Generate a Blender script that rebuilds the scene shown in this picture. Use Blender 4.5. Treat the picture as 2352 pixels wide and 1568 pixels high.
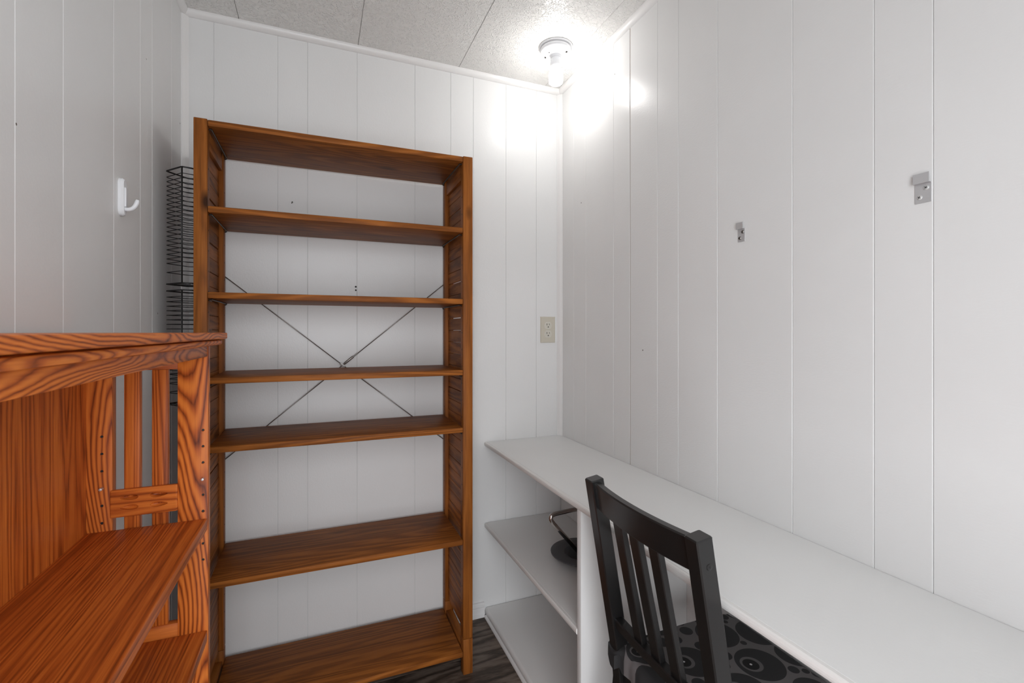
import bpy, bmesh, math, random
from mathutils import Vector, Matrix

random.seed(7)
for o in list(bpy.data.objects):
    bpy.data.objects.remove(o, do_unlink=True)
S = bpy.context.scene
COL = S.collection

# ------------------------------------------------------------------ camera
H = 1.29                       # eye height, metres
F_PX, YAW, HORIZON = 1088.0, 0.3881, 762.17
cam = bpy.data.cameras.new('camera')
cam.sensor_width = 36.0
cam.lens = F_PX * 36.0 / 2352.0
cam.shift_y = -(784.0 - HORIZON) / 2352.0
cam.clip_start = 0.02
cam.dof.use_dof = True
cam.dof.focus_distance = 1.7
cam.dof.aperture_fstop = 13.0
co = bpy.data.objects.new('camera', cam)
co.location = (0, 0, H)
co.rotation_euler = (math.pi / 2, 0, -YAW)
COL.objects.link(co)
S.camera = co

# ------------------------------------------------------------------ light and exposure
W = bpy.data.worlds.new('world')
S.world = W
W.use_nodes = True
bg = W.node_tree.nodes['Background']
bg.inputs[0].default_value = (0.93, 0.96, 1.0, 1)
bg.inputs[1].default_value = 3.0
BULB_STRENGTH = 32.0
vs = S.view_settings
vs.view_transform = 'Standard'
vs.look = 'None'
vs.gamma = 1.0
vs.exposure = 0.9
vs.use_curve_mapping = False

# doorway behind the camera: its opening guides the daylight that enters
DX0, DX1, DZ1, YF = -0.40, 0.50, 2.06, -0.40
pl = bpy.data.lights.new('doorway_offscreen', 'AREA')
pl.shape = 'RECTANGLE'
pl.size, pl.size_y = DX1 - DX0, DZ1
pl.cycles.is_portal = True
po = bpy.data.objects.new('doorway_offscreen', pl)
po.location = ((DX0 + DX1) / 2, YF - 0.05, DZ1 / 2)
po.rotation_euler = (math.pi / 2, 0, 0)      # faces into the room (+Y)
COL.objects.link(po)

# ------------------------------------------------------------------ dimensions
D, XR, XL, ZC = 2.0441, 1.0913, -0.4566, 2.4596

# ------------------------------------------------------------------ helpers
def box(bm, x0, x1, y0, y1, z0, z1, bev=0.0, seg=1):
    vs_ = [bm.verts.new(p) for p in ((x0,y0,z0),(x1,y0,z0),(x1,y1,z0),(x0,y1,z0),
                                     (x0,y0,z1),(x1,y0,z1),(x1,y1,z1),(x0,y1,z1))]
    fs = [bm.faces.new([vs_[i] for i in f]) for f in
          ((3,2,1,0),(4,5,6,7),(0,1,5,4),(1,2,6,5),(2,3,7,6),(3,0,4,7))]
    if bev > 0:
        es = list({e for f in fs for e in f.edges})
        bmesh.ops.bevel(bm, geom=es, offset=bev, segments=seg, affect='EDGES', profile=0.5)
    return vs_

def prism(bm, pts, a, b, axis):
    """extrude a closed 2D profile between a and b along axis ('x','y','z')"""
    def P(p, t):
        if axis == 'x': return (t, p[0], p[1])
        if axis == 'y': return (p[0], t, p[1])
        return (p[0], p[1], t)
    A = [bm.verts.new(P(p, a)) for p in pts]
    B = [bm.verts.new(P(p, b)) for p in pts]
    n = len(pts)
    fs = []
    for i in range(n):
        fs.append(bm.faces.new((A[i], A[(i+1) % n], B[(i+1) % n], B[i])))
    fs.append(bm.faces.new(A[::-1])); fs.append(bm.faces.new(B))
    bmesh.ops.recalc_face_normals(bm, faces=fs)
    return fs

def lathe(bm, prof, n=32, center=(0,0,0), axis='z', squash=None):
    rings = []
    cx, cy, cz = center
    for r, h in prof:
        ring = []
        for k in range(n):
            a = 2*math.pi*k/n
            p = (r*math.cos(a), r*math.sin(a), h)
            if axis == 'x': p = (h, p[0], p[1])
            elif axis == 'y': p = (p[0], h, p[1])
            ring.append(bm.verts.new((cx+p[0], cy+p[1], cz+p[2])))
        rings.append(ring)
    fs = []
    for a, b in zip(rings, rings[1:]):
        for k in range(n):
            fs.append(bm.faces.new((a[k], a[(k+1) % n], b[(k+1) % n], b[k])))
    fs.append(bm.faces.new(rings[0][::-1])); fs.append(bm.faces.new(rings[-1]))
    bmesh.ops.recalc_face_normals(bm, faces=fs)

def tube(bm, pts, r, n=8, closed=False, caps=True):
    pts = [Vector(p) for p in pts]
    m = len(pts)
    rings = []
    up = None
    for i, p in enumerate(pts):
        if closed:
            t = (pts[(i+1) % m] - pts[i-1]).normalized()
        else:
            t = (pts[min(i+1, m-1)] - pts[max(i-1, 0)]).normalized()
        if up is None:
            up = Vector((0,0,1)) if abs(t.z) < .9 else Vector((1,0,0))
        s = t.cross(up)
        if s.length < 1e-5:
            s = t.cross(Vector((0,1,0)))
        s.normalize(); u = s.cross(t).normalized(); up = u
        rr = r[i] if isinstance(r, (list, tuple)) else r
        rings.append([bm.verts.new(p + rr*(math.cos(2*math.pi*k/n)*s + math.sin(2*math.pi*k/n)*u)) for k in range(n)])
    fs = []
    rng = range(m) if closed else range(m-1)
    for i in rng:
        a, b = rings[i], rings[(i+1) % m]
        for k in range(n):
            fs.append(bm.faces.new((a[k], a[(k+1) % n], b[(k+1) % n], b[k])))
    if not closed and caps:
        fs.append(bm.faces.new(rings[0][::-1])); fs.append(bm.faces.new(rings[-1]))
    bmesh.ops.recalc_face_normals(bm, faces=fs)

def arc(p0, p1, p2, n=8):
    """quadratic bend from p0 through control p1 to p2"""
    p0, p1, p2 = Vector(p0), Vector(p1), Vector(p2)
    return [(1-t)**2*p0 + 2*t*(1-t)*p1 + t*t*p2 for t in [i/n for i in range(n+1)]]

def link(name, data, parent=None):
    o = bpy.data.objects.new(name, data)
    COL.objects.link(o)
    if parent: o.parent = parent
    return o

def base_of(parent):
    v = Vector((0,0,0))
    while parent is not None:
        v = v + parent.location
        parent = parent.parent
    return v

def obj(name, bm, m, parent=None, smooth=False, loc=None):
    """bm is in world coordinates; the mesh is stored relative to its own origin"""
    off = base_of(parent)
    if loc is not None:
        own = Vector(loc) - off
    else:
        own = Vector((0,0,0))
    bmesh.ops.translate(bm, verts=bm.verts, vec=-(off + own))
    me = bpy.data.meshes.new(name)
    bm.to_mesh(me); bm.free()
    me.materials.append(m)
    if smooth:
        for p in me.polygons: p.use_smooth = True
        if smooth is not True:
            try: me.set_sharp_from_angle(angle=math.radians(smooth))
            except Exception: pass
    o = link(name, me, parent)
    o.location = own
    return o

def bx(name, m, parent, x0, x1, y0, y1, z0, z1, bev=0.0, seg=1, loc=True):
    bm = bmesh.new()
    box(bm, x0, x1, y0, y1, z0, z1, bev, seg)
    return obj(name, bm, m, parent, smooth=(35 if bev > 0 and seg > 1 else False),
               loc=((x0+x1)/2, (y0+y1)/2, z0) if loc else None)

def tag(o, label=None, cat=None, group=None, kind=None):
    if label: o['label'] = label
    if cat: o['category'] = cat
    if group: o['group'] = group
    if kind: o['kind'] = kind
    return o

def thing(name, label, cat, loc, group=None):
    o = link(name, None)
    o.empty_display_size = 0.05
    o.location = loc
    return tag(o, label, cat, group)

# ------------------------------------------------------------------ materials
def new_mat(name):
    m = bpy.data.materials.new(name); m.use_nodes = True
    nt = m.node_tree
    b = nt.nodes['Principled BSDF']
    return m, nt, b

def N(nt, t, **kw):
    n = nt.nodes.new(t)
    for k, v in kw.items(): setattr(n, k, v)
    return n

def plain(name, col, rough=0.5, metal=0.0, bump=None, spec=None, coat=0.0):
    m, nt, b = new_mat(name)
    b.inputs['Base Color'].default_value = (*col, 1)
    b.inputs['Roughness'].default_value = rough
    b.inputs['Metallic'].default_value = metal
    if spec is not None: b.inputs['Specular IOR Level'].default_value = spec
    if coat: b.inputs['Coat Weight'].default_value = coat
    if bump:
        sc, st, dist = bump
        tc = N(nt, 'ShaderNodeTexCoord'); no = N(nt, 'ShaderNodeTexNoise')
        no.inputs['Scale'].default_value = sc; no.inputs['Detail'].default_value = 3
        bp = N(nt, 'ShaderNodeBump'); bp.inputs['Strength'].default_value = st; bp.inputs['Distance'].default_value = dist
        nt.links.new(tc.outputs['Object'], no.inputs['Vector'])
        nt.links.new(no.outputs['Fac'], bp.inputs['Height'])
        nt.links.new(bp.outputs['Normal'], b.inputs['Normal'])
    return m

def wall_paint(name, col, rough, stretch=(1,1,1)):
    """painted vinyl panelling: faint embossed ripple, a few scuffs"""
    m, nt, b = new_mat(name)
    L = nt.links.new
    tc = N(nt, 'ShaderNodeTexCoord')
    mp = N(nt, 'ShaderNodeMapping'); mp.inputs['Scale'].default_value = stretch
    L(tc.outputs['Object'], mp.inputs['Vector'])
    n1 = N(nt, 'ShaderNodeTexNoise'); n1.inputs['Scale'].default_value = 240; n1.inputs['Detail'].default_value = 2
    L(mp.outputs[0], n1.inputs['Vector'])
    bp = N(nt, 'ShaderNodeBump'); bp.inputs['Strength'].default_value = 0.22; bp.inputs['Distance'].default_value = 0.0012
    L(n1.outputs['Fac'], bp.inputs['Height'])
    L(bp.outputs[0], b.inputs['Normal'])
    n2 = N(nt, 'ShaderNodeTexNoise'); n2.inputs['Scale'].default_value = 2.2; n2.inputs['Detail'].default_value = 4
    L(tc.outputs['Object'], n2.inputs['Vector'])
    cr = N(nt, 'ShaderNodeValToRGB')
    cr.color_ramp.elements[0].position = 0.35; cr.color_ramp.elements[0].color = (*[c*0.965 for c in col], 1)
    cr.color_ramp.elements[1].position = 0.65; cr.color_ramp.elements[1].color = (*col, 1)
    L(n2.outputs['Fac'], cr.inputs[0])
    # sparse dark specks (old pin holes, scuffs)
    vo = N(nt, 'ShaderNodeTexVoronoi'); vo.inputs['Scale'].default_value = 5.5
    L(tc.outputs['Object'], vo.inputs['Vector'])
    lt = N(nt, 'ShaderNodeMath', operation='LESS_THAN'); lt.inputs[1].default_value = 0.016
    L(vo.outputs['Distance'], lt.inputs[0])
    mx = N(nt, 'ShaderNodeMix', data_type='RGBA')
    L(lt.outputs[0], mx.inputs['Factor']); L(cr.outputs[0], mx.inputs['A'])
    mx.inputs['B'].default_value = (0.16, 0.14, 0.12, 1)
    L(mx.outputs['Result'], b.inputs['Base Color'])
    b.inputs['Roughness'].default_value = rough
    b.inputs['Specular IOR Level'].default_value = 0.32
    return m

def wood(name, axis, dark, mid, light, across=9.0, along=0.8, bands=5.0, sharp=0.5,
         pores=0.45, rough=0.4, knots=0.0, laminate=None, coat=0.0, bump=0.15, tint=0.15, spec=0.3):
    """cathedral grain = contour lines of a noise stretched along the grain"""
    m, nt, b = new_mat(name)
    L = nt.links.new
    tc = N(nt, 'ShaderNodeTexCoord'); oi = N(nt, 'ShaderNodeObjectInfo')
    sh = N(nt, 'ShaderNodeVectorMath', operation='SCALE'); sh.inputs[0].default_value = (3.1, 5.7, 4.3)
    L(oi.outputs['Random'], sh.inputs['Scale'])
    ad = N(nt, 'ShaderNodeVectorMath', operation='ADD')
    L(tc.outputs['Object'], ad.inputs[0]); L(sh.outputs[0], ad.inputs[1])
    vec = ad.outputs[0]
    i = 'xyz'.index(axis)
    lam_out = None
    if laminate:
        # glued strips across the board: each has its own grain offset and tone
        ax2, width = laminate
        sp = N(nt, 'ShaderNodeSeparateXYZ'); L(tc.outputs['Object'], sp.inputs[0])
        dv = N(nt, 'ShaderNodeMath', operation='DIVIDE'); dv.inputs[1].default_value = width
        L(sp.outputs['xyz'.index(ax2)], dv.inputs[0])
        fl = N(nt, 'ShaderNodeMath', operation='FLOOR'); L(dv.outputs[0], fl.inputs[0])
        ob = N(nt, 'ShaderNodeMath', operation='ADD'); L(fl.outputs[0], ob.inputs[0]); L(oi.outputs['Random'], ob.inputs[1])
        wn = N(nt, 'ShaderNodeTexWhiteNoise', noise_dimensions='1D'); L(ob.outputs[0], wn.inputs['W'])
        s2 = N(nt, 'ShaderNodeVectorMath', operation='SCALE'); L(wn.outputs['Color'], s2.inputs[0]); s2.inputs['Scale'].default_value = 7.0
        a2 = N(nt, 'ShaderNodeVectorMath', operation='ADD'); L(vec, a2.inputs[0]); L(s2.outputs[0], a2.inputs[1])
        vec = a2.outputs[0]
        lam_out = wn.outputs['Value']
    def mapped(al, ac):
        mp = N(nt, 'ShaderNodeMapping')
        sc = [ac, ac, ac]; sc[i] = al
        mp.inputs['Scale'].default_value = sc
        L(vec, mp.inputs['Vector'])
        return mp.outputs[0]
    n1 = N(nt, 'ShaderNodeTexNoise'); n1.inputs['Scale'].default_value = 1.0; n1.inputs['Detail'].default_value = 1.5; n1.inputs['Roughness'].default_value = 0.35
    L(mapped(along, across), n1.inputs['Vector'])
    mu = N(nt, 'ShaderNodeMath', operation='MULTIPLY'); mu.inputs[1].default_value = bands * 6.283 * 2
    L(n1.outputs['Fac'], mu.inputs[0])
    n1b = N(nt, 'ShaderNodeTexNoise'); n1b.inputs['Scale'].default_value = 1.0; n1b.inputs['Detail'].default_value = 2
    L(mapped(along*14, across*9), n1b.inputs['Vector'])
    mub = N(nt, 'ShaderNodeMath', operation='MULTIPLY_ADD'); mub.inputs[1].default_value = 3.4
    L(n1b.outputs['Fac'], mub.inputs[0]); L(mu.outputs[0], mub.inputs[2])
    si = N(nt, 'ShaderNodeMath', operation='SINE'); L(mub.outputs[0], si.inputs[0])
    mr = N(nt, 'ShaderNodeMapRange'); mr.inputs[1].default_value = -1; mr.inputs[2].default_value = 1
    L(si.outputs[0], mr.inputs[0])
    pw = N(nt, 'ShaderNodeMath', operation='POWER'); pw.inputs[1].default_value = sharp
    L(mr.outputs[0], pw.inputs[0])
    # pores: fine streaks
    n2 = N(nt, 'ShaderNodeTexNoise'); n2.inputs['Scale'].default_value = 1.0; n2.inputs['Detail'].default_value = 3; n2.inputs['Roughness'].default_value = 0.6
    L(mapped(9.0, 330.0), n2.inputs['Vector'])
    n3 = N(nt, 'ShaderNodeTexNoise'); n3.inputs['Scale'].default_value = 1.0; n3.inputs['Detail'].default_value = 2
    L(mapped(1.5, 40.0), n3.inputs['Vector'])
    mxf = N(nt, 'ShaderNodeMix', data_type='FLOAT'); mxf.inputs['Factor'].default_value = pores
    L(pw.outputs[0], mxf.inputs['A']); L(n2.outputs['Fac'], mxf.inputs['B'])
    mxg = N(nt, 'ShaderNodeMix', data_type='FLOAT'); mxg.inputs['Factor'].default_value = 0.25
    L(mxf.outputs['Result'], mxg.inputs['A']); L(n3.outputs['Fac'], mxg.inputs['B'])
    cr = N(nt, 'ShaderNodeValToRGB')
    e = cr.color_ramp.elements
    e[0].position = 0.18; e[0].color = (*dark, 1)
    e[1].position = 0.78; e[1].color = (*light, 1)
    em = e.new(0.5); em.color = (*mid, 1)
    L(mxg.outputs['Result'], cr.inputs[0])
    out = cr.outputs[0]
    if knots > 0:
        vo = N(nt, 'ShaderNodeTexVoronoi'); vo.inputs['Scale'].default_value = 1.0
        L(mapped(knots, knots*2.2), vo.inputs['Vector'])
        kr = N(nt, 'ShaderNodeMapRange'); kr.inputs[1].default_value = 0.03; kr.inputs[2].default_value = 0.10
        kr.inputs[3].default_value = 1.0; kr.inputs[4].default_value = 0.0
        L(vo.outputs['Distance'], kr.inputs[0])
        km = N(nt, 'ShaderNodeMix', data_type='RGBA')
        L(kr.outputs[0], km.inputs['Factor']); L(out, km.inputs['A']); km.inputs['B'].default_value = (*[c*0.35 for c in dark], 1)
        out = km.outputs['Result']
    hs = N(nt, 'ShaderNodeHueSaturation')
    vr = N(nt, 'ShaderNodeMapRange'); vr.inputs[3].default_value = 1-tint; vr.inputs[4].default_value = 1+tint
    L(lam_out if lam_out else oi.outputs['Random'], vr.inputs[0])
    L(vr.outputs[0], hs.inputs['Value']); L(out, hs.inputs['Color'])
    L(hs.outputs[0], b.inputs['Base Color'])
    b.inputs['Roughness'].default_value = rough
    b.inputs['Specular IOR Level'].default_value = spec
    if coat:
        b.inputs['Coat Weight'].default_value = coat; b.inputs['Coat Roughness'].default_value = 0.25
    bp = N(nt, 'ShaderNodeBump'); bp.inputs['Strength'].default_value = bump; bp.inputs['Distance'].default_value = 0.001
    L(mxg.outputs['Result'], bp.inputs['Height']); L(bp.outputs[0], b.inputs['Normal'])
    return m

WHITE = (0.80, 0.798, 0.79)
M = {}
M['wall_back'] = wall_paint('wall_paint_back', WHITE, 0.33, (1, 1, 0.6))
M['wall_right'] = wall_paint('wall_paint_right', WHITE, 0.29, (1, 0.35, 1))
M['wall_left'] = wall_paint('wall_paint_left', WHITE, 0.36, (1, 1, 0.5))
M['groove'] = plain('groove_paint', (0.80, 0.798, 0.79), 0.5)
M['seam'] = plain('panel_gap_shade', (0.34, 0.28, 0.21), 0.8)
M['trim'] = plain('trim_gloss', (0.81, 0.80, 0.79), 0.3, bump=(60, 0.08, 0.001))
M['shelfwhite'] = wall_paint('shelf_enamel', (0.82, 0.82, 0.81), 0.33, (0.5, 0.5, 0.5))
M['shelfworn'] = plain('worn_shelf_enamel', (0.81, 0.80, 0.785), 0.42, bump=(90, 0.12, 0.0008))
M['nosing'] = plain('edge_strip_paint', (0.80, 0.785, 0.765), 0.4, bump=(70, 0.1, 0.001))
M['underlay'] = plain('floor_underlay', (0.20, 0.18, 0.16), 0.8)
M['plastic'] = plain('white_plastic', (0.84, 0.85, 0.87), 0.25)
M['porcelain'] = plain('porcelain', (0.80, 0.81, 0.83), 0.22)
M['almond'] = plain('almond_plastic', (0.60, 0.56, 0.47), 0.35)
M['almond2'] = plain('almond_plastic_face', (0.64, 0.61, 0.53), 0.3)
M['black'] = plain('slot_black', (0.01, 0.01, 0.01), 0.6)
M['wire'] = plain('black_wire', (0.012, 0.011, 0.011), 0.42)
M['steel'] = plain('zinc_rod', (0.30, 0.28, 0.26), 0.38, 1.0)
M['darksteel'] = plain('dark_wire', (0.06, 0.055, 0.05), 0.4, 0.8)
M['chrome'] = plain('chrome', (0.72, 0.68, 0.66), 0.10, 1.0)
M['aluminium'] = plain('aluminium', (0.62, 0.62, 0.63), 0.42, 0.55)
M['screw'] = plain('screw', (0.75, 0.75, 0.74), 0.35, 0.6)
M['charcoal'] = plain('charcoal_plastic', (0.075, 0.075, 0.08), 0.45)
M['ceiling_seam'] = plain('ceiling_seam', (0.80, 0.79, 0.765), 0.7)

# stippled ceiling
m, nt, b = new_mat('ceiling_stipple'); M['ceiling'] = m
tc = N(nt, 'ShaderNodeTexCoord')
vo = N(nt, 'ShaderNodeTexNoise'); vo.inputs['Scale'].default_value = 95; vo.inputs['Detail'].default_value = 1.2; vo.inputs['Distortion'].default_value = 1.6
nt.links.new(tc.outputs['Object'], vo.inputs['Vector'])
cr = N(nt, 'ShaderNodeValToRGB'); cr.color_ramp.elements[0].position = 0.50; cr.color_ramp.elements[1].position = 0.68
nt.links.new(vo.outputs['Fac'], cr.inputs[0])
bp = N(nt, 'ShaderNodeBump'); bp.inputs['Strength'].default_value = 0.7; bp.inputs['Distance'].default_value = 0.0035
nt.links.new(cr.outputs[0], bp.inputs['Height']); nt.links.new(bp.outputs[0], b.inputs['Normal'])
b.inputs['Base Color'].default_value = (0.82, 0.81, 0.785, 1); b.inputs['Roughness'].default_value = 0.38

# tall bookcase: brown stained pine;  low bookcase: red oak
PINEC = ((0.110, 0.034, 0.008), (0.255, 0.080, 0.014), (0.380, 0.128, 0.024))     # one stain on every board
M['pine_x'] = wood('stained_pine_shelf', 'x', *PINEC, across=9, along=0.8, bands=8.0, sharp=1.3, pores=0.62, rough=0.5, knots=1.7, laminate=('y', 0.104), bump=0.10, tint=0.14, spec=0.15)
M['pine_z'] = wood('stained_pine_post', 'z', *PINEC, across=9, along=0.7, bands=7, sharp=0.7, pores=0.7, rough=0.5, knots=2.4, bump=0.06, tint=0.08, spec=0.15)
M['pine_y'] = wood('stained_pine_slat', 'y', *PINEC, across=14, along=1.4, bands=3.0, sharp=0.8, pores=0.5, rough=0.5, knots=0.0, bump=0.10, tint=0.18, spec=0.15)
OAKC = ((0.085, 0.013, 0.003), (0.46, 0.102, 0.016), (0.70, 0.205, 0.034))     # one stain on every board
def oak(nm, ax, bands, across, along, pores, sharp=0.55):
    return wood('red_oak_' + nm, ax, *OAKC, across=across, along=along, bands=bands, sharp=sharp, pores=pores, rough=0.40, bump=0.12, tint=0.06, spec=0.22)
M['oak_y'] = oak('top', 'y', 14.0, 14, 2.2, 0.42)
M['oak_shelf'] = oak('shelf', 'y', 7.0, 26, 0.6, 0.68, 0.8)
M['oak_z'] = oak('stile', 'z', 22.0, 8, 1.1, 0.36)
M['oak_slat'] = oak('slat', 'z', 8.0, 34, 0.5, 0.55)
M['oak_back'] = oak('back', 'z', 6.5, 13, 0.9, 0.62)
M['oak_x'] = oak('rail', 'x', 5.0, 14, 1.4, 0.5)

# chair
m, nt, b = new_mat('black_lacquer'); M['lacquer'] = m
b.inputs['Base Color'].default_value = (0.009, 0.0085, 0.0085, 1); b.inputs['Roughness'].default_value = 0.30
b.inputs['Specular IOR Level'].default_value = 0.6
b.inputs['Coat Weight'].default_value = 0.15; b.inputs['Coat Roughness'].default_value = 0.22

# vinyl plank floor
M['plank'] = wood('vinyl_plank', 'x', (0.024, 0.018, 0.014), (0.105, 0.076, 0.058), (0.200, 0.155, 0.125),
                  across=11, along=1.9, bands=3.4, sharp=0.7, pores=0.4, rough=0.5, knots=1.5, bump=0.25, tint=0.2)

# bulb
m, nt, b = new_mat('lit_bulb'); M['bulb'] = m
b.inputs['Base Color'].default_value = (1, 1, 1, 1)
b.inputs['Emission Color'].default_value = (1.0, 0.985, 0.965, 1)
b.inputs['Emission Strength'].default_value = BULB_STRENGTH

# ------------------------------------------------------------------ room shell
def wall(name, m, label, x0, x1, y0, y1, z0, z1):
    o = bx(name, m, None, x0, x1, y0, y1, z0, z1, loc=False)
    return tag(o, label, 'wall', kind='structure')

PT = 0.0026   # panel thickness proud of the groove bottom
GB = 0.0012  # bevel of each board edge
def board_profile(a, b, face, back):
    """2D (along wall, depth) profile of a panel board with two bevelled front edges"""
    s = 1 if face > back else -1
    return [(a+.0004, back), (b-.0004, back), (b-.0004, face - s*GB), (b-.0004-GB, face), (a+.0004+GB, face), (a+.0004, face - s*GB)]

# back wall
wb = wall('wall_back', M['groove'], 'white panelled back wall behind the tall brown bookcase', XL-.06, XR+.06, D+PT, D+.07, 0, ZC)
gx = [XL, -.3589, -.1456, -.0394, .1472, .3845, .5421, .6469, .8052, .9611, XR]
for a, c in zip(gx, gx[1:]):
    bm = bmesh.new()
    prism(bm, board_profile(a, c, D, D+PT), 0.0, ZC, 'z')
    obj('wall_panel', bm, M['wall_back'], wb)
# right wall
wr = wall('wall_right', M['groove'], 'long white panelled wall above the white built-in desk', XR+PT, XR+.07, YF-.06, D+PT, 0, ZC)
gy = [YF, -.25, -.045, .09, .27, .4088-.03, .5354, .64, .8266, 1.0654, 1.2299, 1.3332, 1.4898, 1.5983, 1.808, 1.915, D]
for a, c in zip(gy, gy[1:]):
    g = .0012 if abs(c-1.4898) < 1e-4 else 0
    g2 = .0012 if abs(a-1.4898) < 1e-4 else 0
    bm = bmesh.new()
    prism(bm, [(q, p) for p, q in board_profile(a+g2, c-g, XR, XR+PT)], 0.0, ZC, 'z')
    obj('wall_panel', bm, M['wall_right'], wr)
bx('open_seam', M['seam'], wr, XR+PT-.0012, XR+PT+.001, 1.4898-.0022, 1.4898+.0022, 0.0, ZC)  # strip in unpainted-panel brown, laid in for the shadow of the gap
# left wall
wl = wall('wall_left', M['groove'], 'white panelled wall with the plastic hook, behind the oak bookcase', XL-.07, XL-PT, YF-.06, D+PT, 0, ZC)
gl = [YF, -.2, .02, .18, .42, .60, .80, 1.0183, 1.1758, 1.4198, 1.6037, 1.7058, 1.9062, D]
for a, c in zip(gl, gl[1:]):
    bm = bmesh.new()
    prism(bm, [(q, p) for p, q in board_profile(a, c, XL, XL-PT)], 0.0, ZC, 'z')
    obj('wall_panel', bm, M['wall_left'], wl)
# front wall with the open doorway (behind the camera)
bm = bmesh.new()
box(bm, XL-.06, DX0, YF-.06, YF, 0, ZC); box(bm, DX1, XR+.06, YF-.06, YF, 0, ZC); box(bm, DX0, DX1, YF-.06, YF, DZ1, ZC)
tag(obj('wall_front', bm, M['wall_back']), 'white wall around the open doorway facing the tall bookcase', 'wall', kind='structure')

# ceiling: stippled boards running front to back
ce = tag(bx('ceiling', M['ceiling_seam'], None, XL-.06, XR+.06, YF-.06, D+.06, ZC+.006, ZC+.06, loc=False),
         'white stippled ceiling with narrow board seams', 'ceiling', kind='structure')
cs = [XL-.05, -.275, .150, .575, 1.0005, XR+.05]
for a, c in zip(cs, cs[1:]):
    bm = bmesh.new()
    prism(bm, [(a+.0008, ZC+.006), (c-.0008, ZC+.006), (c-.0008, ZC+.0012), (c-.002, ZC), (a+.002, ZC), (a+.0008, ZC+.0012)], YF-.05, D+.05, 'y')
    obj('ceiling_panel', bm, M['ceiling'], ce)

# floor: vinyl planks laid along the back wall direction
fl = tag(bx('floor', M['underlay'], None, XL-.06, XR+.06, YF-1.2, D+.06, -.06, -.004, loc=False),
         'dark grey-brown wood-look plank floor', 'floor', kind='structure')
PW = 0.18
y = 1.802 + PW
rows = []
while y > YF-1.2:
    rows.append(y); y -= PW
rows = [D+.05] + rows
for k, (y1, y0) in enumerate(zip(rows, rows[1:])):
    joints = [XL-.05, XL + (.35 + .47*k) % 1.25 + .12, XR+.05]
    for a, c in zip(joints, joints[1:]):
        bm = bmesh.new()
        prism(bm, [(y0+.0003, -.004), (y1-.0003, -.004), (y1-.0003, -.001), (y1-.0015, 0), (y0+.0015, 0), (y0+.0003, -.001)], a+.0003, c-.0003, 'x')
        obj('floor_plank', bm, M['plank'], fl, loc=((a+c)/2, (y0+y1)/2, 0))

# trim
def cove(n=5, r=.021):
    """small bull-nose ceiling cove: profile (away from wall, down from ceiling)"""
    p = [(0, 0), (r, 0), (r, .004)]
    for i in range(n+1):
        a = math.pi/2 * i/n
        p.append((r*.98 - (r*.80)*math.sin(a)*.98, .004 + (r*.95)*(1-math.cos(a)) + .0))
    p += [(.003, r+.004), (0, r+.004)]
    return p
def add_trim(name, label, fs_builder, m='trim'):
    bm = bmesh.new(); fs_builder(bm)
    return tag(obj(name, bm, M[m], smooth=40), label, 'trim', kind='structure')
half = [(0, 0), (.020, 0), (.0205, .004), (.0185, .010), (.0140, .0160), (.0085, .0205), (.004, .0225), (0, .0225)]
add_trim('trim_1', 'white cove moulding where the back wall meets the ceiling',
         lambda bm: prism(bm, [(D-a, ZC-z) for a, z in half], XL, XR, 'x'))
add_trim('trim_2', 'white cove moulding along the top of the long wall above the desk',
         lambda bm: prism(bm, [(XR-a, ZC-z) for a, z in half], YF, D, 'y'))
add_trim('trim_3', 'white cove moulding along the top of the wall with the plastic hook',
         lambda bm: prism(bm, [(XL+a, ZC-z) for a, z in half], YF, D, 'y'))
corner = [(0, 0), (.020, 0), (.0205, .003), (.015, .0075), (.0125, .0125), (.0075, .015), (.003, .0205), (0, .020)]
add_trim('trim_4', 'white vertical corner bead beside the wall outlet',
         lambda bm: prism(bm, [(XR-a, D-c) for a, c in corner], .79, ZC-.022, 'z'))
add_trim('trim_5', 'white vertical corner bead behind the black wire rack',
         lambda bm: prism(bm, [(XL+a, D-c) for a, c in corner], 0, ZC-.022, 'z'))
bprof = [(0, 0), (.013, 0), (.013, .018), (.011, .0195), (.011, .040), (.0105, .043), (.0125, .047), (.0125, .052), (.009, .055), (.009, .060), (.007, .064), (0, .066)]
bm = bmesh.new(); prism(bm, [(D-a, z) for a, z in bprof], XL+.021, .697, 'x')
tag(obj('baseboard_back', bm, M['trim']), 'white ridged baseboard along the back wall beside the desk', 'baseboard', kind='structure')
bm = bmesh.new(); prism(bm, [(XL+a, z) for a, z in bprof], YF, D-.021, 'y')
tag(obj('baseboard_left', bm, M['trim']), 'white ridged baseboard behind the oak bookcase', 'baseboard', kind='structure')

# ------------------------------------------------------------------ built-in white desk on the right
CX, CZ = .6987, .7896
DIV0, DIV1 = 1.1907, 1.2130
YD0 = -.34
g = .0015
dk = thing('built_in_desk', 'white built-in desk with open shelves along the wall', 'desk', ((CX+XR)/2, .9, 0))
def nosed(x0, x1, z0, z1, n=7):
    """board profile (x, z) with a rounded front at x0"""
    r = (z1-z0)/2
    p = [(x1, z0), (x1, z1)]
    for i in range(n+1):
        a = math.pi/2 + math.pi*i/n
        p.append((x0 + r*.75 + r*.75*math.cos(a), (z0+z1)/2 + r*math.sin(a)))
    return p
EW = .011      # rounded edge strip nailed to the front of each board
def strip(x0, x1, z0, z1):
    r = (z1-z0)/2
    return [(x1, z0), (x1, z1), (x0+.004, z1), (x0+.0012, z1-.0022), (x0, (z0+z1)/2+.002), (x0, (z0+z1)/2-.002), (x0+.0012, z0+.0022), (x0+.004, z0)]
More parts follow.
